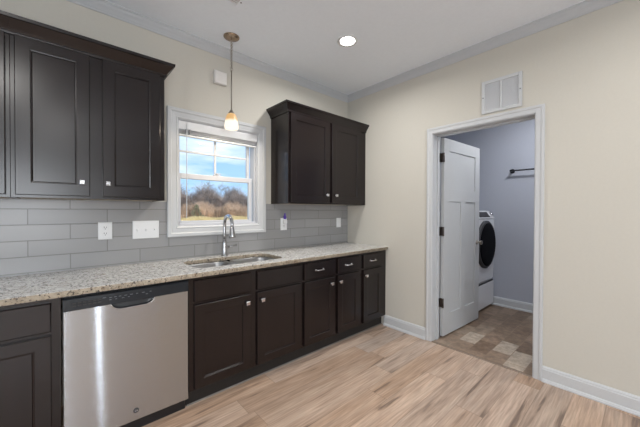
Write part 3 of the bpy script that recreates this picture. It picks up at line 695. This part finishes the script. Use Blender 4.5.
MB().lathe(ZS([(.004, 2.150), (.013, 2.145), (.014, 2.115), (.022, 2.085), (.026, 2.062), (.022, 2.042), (.010, 2.034), (.002, 2.033)]), (PX, PY, 0), n=20).build('bulb', emissive('bulb_glow', (1, .86, .62), 1.5), pn)
d = bpy.data.lights.new('pendant_lamp', 'AREA'); d.shape = 'DISK'; d.size = .08; d.energy = 3; d.color = (1, .86, .66)
l = bpy.data.objects.new('pendant_lamp', d); COL.objects.link(l); l.parent = pn; l.location = (0, 0, 2.024 - H)

# return air grille on the right wall
gr = thing('return_grille', 'white two-panel return air grille on the wall above the doorway', 'vent', (0, -1.786, 2.19))
gy0, gy1, gz0, gz1 = -1.940, -1.634, 2.188, 2.474
b = MB(); w_ = .026
def gframe(x0, x1):
    b.box(x0, x1, gy0, gy0 + w_, gz0, gz1, .002); b.box(x0, x1, gy1 - w_, gy1, gz0, gz1, .002); b.box(x0, x1, gy0 + w_, gy1 - w_, gz0, gz0 + w_, .002); b.box(x0, x1, gy0 + w_, gy1 - w_, gz1 - w_, gz1, .002)
gframe(-.012, -.0003); gm = (gy0 + gy1) / 2; b.box(-.011, -.0003, gm - .008, gm + .008, gz0 + w_, gz1 - w_, .002); b.build('frame', 'trim', gr)
for ya, yb in ((gy0 + w_, gm - .008), (gm + .008, gy1 - w_)):
    b = MB(); n = 24
    for k in range(n):
        z = gz0 + w_ + (k + .5) * (gz1 - gz0 - 2 * w_) / n
        b.loft([[(-.0095, y, z - .0050), (-.0095, y, z - .0042), (-.0015, y, z + .0050), (-.0015, y, z + .0042)] for y in (ya, yb)])
    b.box(-.0014, -.0003, ya, yb, gz0 + w_, gz1 - w_)
    b.build('louvre_panel', 'grille', gr)
for y in (gy0 + w_ / 2, gy1 - w_ / 2): MB().lathe([(.005, -.0115), (.005, -.0130), (.002, -.0138)], (0, y, 2.331), 'X', 12).build('screw', 'ring', gr)

# ------------------------------------------------------------------ laundry door (open) : local x along the leaf, local y its thickness
LW, LT, LZ0, LZ1 = .846, .035, .014, 2.092
dr = thing('interior_door', 'white panelled interior door standing open into the laundry', 'door', (.167, -1.182, 0), math.radians(-3.0))
b = MB(); ST = .118; y0, y1 = -LT, 0
rz = [(LZ0, .235), (1.430, 1.562), (1.965, LZ1)]; mid = (.428 - .055, .428 + .055)
b.box(0, ST, y0, y1, LZ0, LZ1, .002); b.box(LW - ST, LW, y0, y1, LZ0, LZ1, .002)
for a_, c_ in rz: b.box(ST - .001, LW - ST + .001, y0, y1, a_, c_, .0015)
b.box(mid[0], mid[1], y0, y1, .234, 1.431, .0015)
leaf = b.build('leaf', 'door', dr, local=True)
def pan(x0, x1, z0, z1):
    b = MB()
    def lp(i, y): return [(x0 + i, y, z0 + i), (x1 - i, y, z0 + i), (x1 - i, y, z1 - i), (x0 + i, y, z1 - i)]
    b.loft([lp(-.004, y0 + .009), lp(.010, y0 + .0135), lp(.010, y1 - .0135), lp(-.004, y1 - .009)]); b.build('panel', 'door', dr, local=True)
pan(ST, LW - ST, 1.562, 1.965); pan(ST, mid[0], .235, 1.430); pan(mid[1], LW - ST, .235, 1.430)
b = MB(); kx, kz = LW - .066, .952
for s in (-1, 1):
    yb = y0 if s < 0 else y1
    b.lathe([(.029, yb), (.029, yb + s * .004), (.022, yb + s * .008), (.010, yb + s * .012), (.010, yb + s * .030), (.020, yb + s * .036), (.027, yb + s * .048), (.025, yb + s * .058), (.014, yb + s * .064), (.003, yb + s * .065)], (kx, 0, kz), 'Y', 20)
b.build('door_knob', 'nickel', dr, local=True)
for z in (1.885, 1.115, .365):
    b = MB(); b.tube([(-.010, -LT - .004, z - .048), (-.010, -LT - .004, z + .048)], .0065, 12); b.box(-.010, .002, -LT - .001, -.004, z - .046, z + .046); b.box(-.038, -.008, -.004, -.0015, z - .046, z + .046); b.box(-.036, -.010, -LT - .006, -LT - .003, z - .046, z + .046)
    b.build('hinge', 'hinge', dr, local=True)

# ------------------------------------------------------------------ laundry machine on pedestal
mx0, mx1, my = 1.075, 1.758, -1.185
wm = thing('front_load_dryer', 'white front-load laundry machine with dark round door on a drawer pedestal', 'laundry machine', ((mx0 + mx1) / 2, -.8, 0))
b = MB(); b.box(mx0, mx1, my + .012, -.42, .378, 1.2205, .006, 2); b.box(mx0, mx1, my + .086, -.42, 1.221, 1.333, .006, 2); b.build('body', 'white_enamel', wm)
b = MB(); b.loft([[(x, my + .012, .384), (x, my + .002, .392), (x, my - .012, .70), (x, my - .014, .95), (x, my - .006, 1.215), (x, my + .012, 1.219)] for x in (mx0 + .002, mx1 - .002)]); b.build('front_panel', 'white_enamel', wm)
cx_, cz_ = (mx0 + mx1) / 2, .885
def ell(prof, name, m, parent):
    b = MB(); b.lathe(prof, (cx_, 0, cz_), 'Y', 48); return b.build(name, m, parent)
dd = ell([(.318, my - .010), (.318, my - .026), (.300, my - .040), (.285, my - .044), (.284, my - .012)], 'door', 'ring', wm)
ell([(.287, my - .036), (.283, my - .046), (.25, my - .055), (.14, my - .064), (.003, my - .066)], 'door_glass', 'machine_glass', dd)
b = MB(); b.loft([[(x, my + .012, 1.221), (x, my - .006, 1.222), (x, my - .012, 1.234), (x, my + .060, 1.330), (x, my + .085, 1.335), (x, my + .085, 1.221)] for x in (mx0 + .001, mx1 - .001)]); cs = b.build('console', 'white_enamel', wm)
b = MB(); b.loft([[(x, my - .003, 1.2435), (x, my - .0055, 1.2455), (x, my + .0475, 1.316), (x, my + .050, 1.314)] for x in (mx0 + .16, mx1 - .14)]); b.build('display', 'screen', cs)
b = MB(); b.tube([(mx1 - .075, my + .026, 1.276), (mx1 - .075, my - .004, 1.300)], [.030, .026], 20); b.build('dial', 'chrome', cs)
pd = MB().box(mx0, mx1, my + .012, -.42, .03, .374, .006).build('pedestal', 'white_enamel', wm)
MB().box(mx0 + .004, mx1 - .004, my - .010, my + .0115, .036, .352, .008, 3).build('drawer', 'white_enamel', wm)
MB().box(mx0 + .03, mx1 - .03, my - .006, my + .0118, .354, .371, .002).build('drawer_grip', 'screen', wm)
for x in (mx0 + .06, mx1 - .06):
    for y in (my + .08, -.50): MB().lathe([(.028, 0), (.028, .012), (.014, .016), (.014, .031)], (x, y, 0), n=14).build('foot', 'black', wm)

# towel bar
tb = thing('towel_bar', 'black towel bar on the grey laundry wall seen through the doorway', 'towel bar', (LX, -1.70, 1.872))
z = 1.872; ya, yb = -1.402, -2.02
for y in (ya, yb): MB().lathe([(.030, LX), (.030, LX - .008), (.022, LX - .012), (.012, LX - .016), (.012, LX - .062), (.016, LX - .066), (.016, LX - .082), (.012, LX - .086)], (0, y, z), 'X', 20).build('mount', 'blackmetal', tb)
MB().tube([(LX - .074, ya + .01, z), (LX - .074, yb - .01, z)], .0095, 14).build('bar', 'blackmetal', tb)
# laundry ceiling light (out of sight above the doorway)
lf = thing('ceiling_light', 'small round flush light on the laundry ceiling', 'light', (.95, -1.95, H))
MB().lathe([(.15, H - .0005), (.15, H - .02), (.145, H - .025)], (.95, -1.95, 0), n=32).build('base', 'plate', lf)
MB().lathe([(.14, H - .026), (.135, H - .05), (.10, H - .075), (.003, H - .085)], (.95, -1.95, 0), n=32).build('diffuser', emissive('flush_diffuser', (1, .97, .93), 1.2), lf)
d = bpy.data.lights.new('flush_lamp', 'AREA'); d.shape = 'DISK'; d.size = .26; d.energy = 17; d.color = (.95, .97, 1)
l = bpy.data.objects.new('flush_lamp', d); COL.objects.link(l); l.parent = lf; l.location = (0, 0, -.09)

# ------------------------------------------------------------------ outdoors
GZ = -.5
struct(MB().box(-160, 260, .6, 320, GZ - .3, GZ).build('ground', 'field'))
def tree_mesh(name, seed, hgt):
    rnd = random.Random(seed); b = MB()
    def branch(p, d, L, r, lvl):
        pts = [p]; rs = [r]; q = p
        for k in range(4):
            d = (d + Vector((rnd.uniform(-.12, .12), rnd.uniform(-.12, .12), rnd.uniform(-.02, .10)))).normalized(); q = q + d * L / 4; pts.append(q); rs.append(r * (1 - .2 * (k + 1)) if lvl < 3 else r * .6)
        b.tube(pts, [max(x, .012) for x in rs], 5 if lvl < 2 else 3, lvl == 0)
        if lvl >= 3: return
        for k in range({0: 8, 1: 5, 2: 4}[lvl]):
            u = rnd.uniform(.35 if lvl == 0 else .2, 1.0); i = min(3, int(u * 4)); s = pts[i].lerp(pts[i + 1], u * 4 - i); a = rnd.uniform(0, 2 * PI)
            side = Vector((math.cos(a), math.sin(a), 0)); dd_ = (d * .75 + side * .75).normalized()
            branch(s, dd_, L * rnd.uniform(.38, .55), max(.016, rs[i] * .5), lvl + 1)
    branch(Vector((0, 0, 0)), Vector((0, 0, 1)), hgt, hgt * .015, 0)
    return b.build(name, 'bark')
protos = []
tree_spots = []
rnd = random.Random(5)
for gx in range(11):
    for gy in range(3):
        Y = 70.5 + gy * 7.6 + rnd.uniform(-1, 1) + (gx % 2) * 1.5; X = -.5 + gx * 7.6 + rnd.uniform(-1, 1) + gy * 2.1
        tree_spots.append((X, Y, rnd.uniform(.95, 1.4), rnd.uniform(0, 6.28)))
TL = 'bare leafless tree in the far thicket outside the window'
for i, (X, Y, s, a) in enumerate(tree_spots):
    if i < 5:
        o = tree_mesh('bare_tree', 100 + i, 5.4); protos.append(o)
        tag(o, TL, 'tree', 'bare trees beyond the field')
    else:
        o = protos[i % 5].copy(); COL.objects.link(o)
    o.location = (X, Y, GZ - .02); o.scale = (s, s, s); o.rotation_euler = (0, 0, a)
def brush(name, mtl, n, y0, y1, h0, h1, rad, seed, twigs):
    rnd = random.Random(seed); bm = bmesh.new()
    for i in range(n):
        Y = rnd.uniform(y0, y1); X = -2.82 + (Y + 2.6) * rnd.uniform(.02, .80); h = rnd.uniform(h0, h1) * (.7 + .3 * math.sin(X * .9) * math.sin(Y * .4)); r = rad * rnd.uniform(.6, 1.3)
        lx, ly = rnd.uniform(-.35, .35) * h * .5, rnd.uniform(-.2, .2) * h * .5
        def stick(x, y, z, x2, y2, z2, r):
            a = rnd.uniform(0, 2 * PI); v = []
            for k in range(3): v.append(bm.verts.new((x + r * math.cos(a + k * 2.094), y + r * math.sin(a + k * 2.094), z)))
            t_ = bm.verts.new((x2, y2, z2))
            for k in range(3): bm.faces.new((v[k], v[(k + 1) % 3], t_))
        stick(X, Y, GZ - .02, X + lx, Y + ly, GZ + h, r)
        for k in range(twigs):
            u = rnd.uniform(.25, .9); sx_, sy_, sz_ = X + lx * u, Y + ly * u, GZ + h * u
            stick(sx_, sy_, sz_, sx_ + rnd.uniform(-.3, .3) * h, sy_ + rnd.uniform(-.2, .2) * h, min(GZ + h * 1.05, sz_ + rnd.uniform(.1, .35) * h), r * .7)
    me = bpy.data.meshes.new(name); bm.to_mesh(me); bm.free(); me.materials.append(M[mtl]); o = bpy.data.objects.new(name, me); COL.objects.link(o); o['kind'] = 'stuff'; return o
tag(brush('dry_brush', 'brush', 11000, 53, 61, 1.7, 4.2, .045, 3, 5), 'tan dry brush at the edge of the field outside the window', 'brush')
tag(brush('grey_thicket', 'brush2', 13000, 62.5, 67.5, 4.6, 8.4, .06, 4, 6), 'grey brown tangle of bare saplings behind the tan brush', 'thicket')
tag(brush('tall_grass', 'tall_grass', 14000, 46, 52.3, .4, .95, .03, 6, 2), 'yellow tall grass in front of the brush outside the window', 'grass')
def evergreen(name, label, X, Y, h, wd, seed):
    rnd = random.Random(seed); t = thing(name, label, 'shrub', (X, Y, GZ))
    MB().tube([(0, 0, -.02), (0, 0, h * .5), (0, 0, h * .96)], [.09, .06, .015], 6).build('stem', 'bark', t, local=True)
    bm = bmesh.new()
    for i in range(520):
        z = rnd.uniform(.05, 1); r = wd * (1 - z) ** .7 * rnd.uniform(.3, 1); a = rnd.uniform(0, 2 * PI); c = Vector((r * math.cos(a), r * math.sin(a), z * h)); s = .16
        d1 = Vector((math.cos(a), math.sin(a), rnd.uniform(-.2, .6))).normalized(); d2 = d1.orthogonal()
        v = [bm.verts.new(c - d1 * s), bm.verts.new(c + d2 * s * .35), bm.verts.new(c + d1 * s), bm.verts.new(c - d2 * s * .35)]; bm.faces.new(v)
    me = bpy.data.meshes.new('foliage'); bm.to_mesh(me); bm.free(); me.materials.append(M['pine']); o = bpy.data.objects.new('foliage', me); COL.objects.link(o); o.parent = t
evergreen('evergreen_shrub', 'green evergreen shrub in the dry brush, left side of the window view', 16.2, 53.2, 2.9, 1.5, 11)
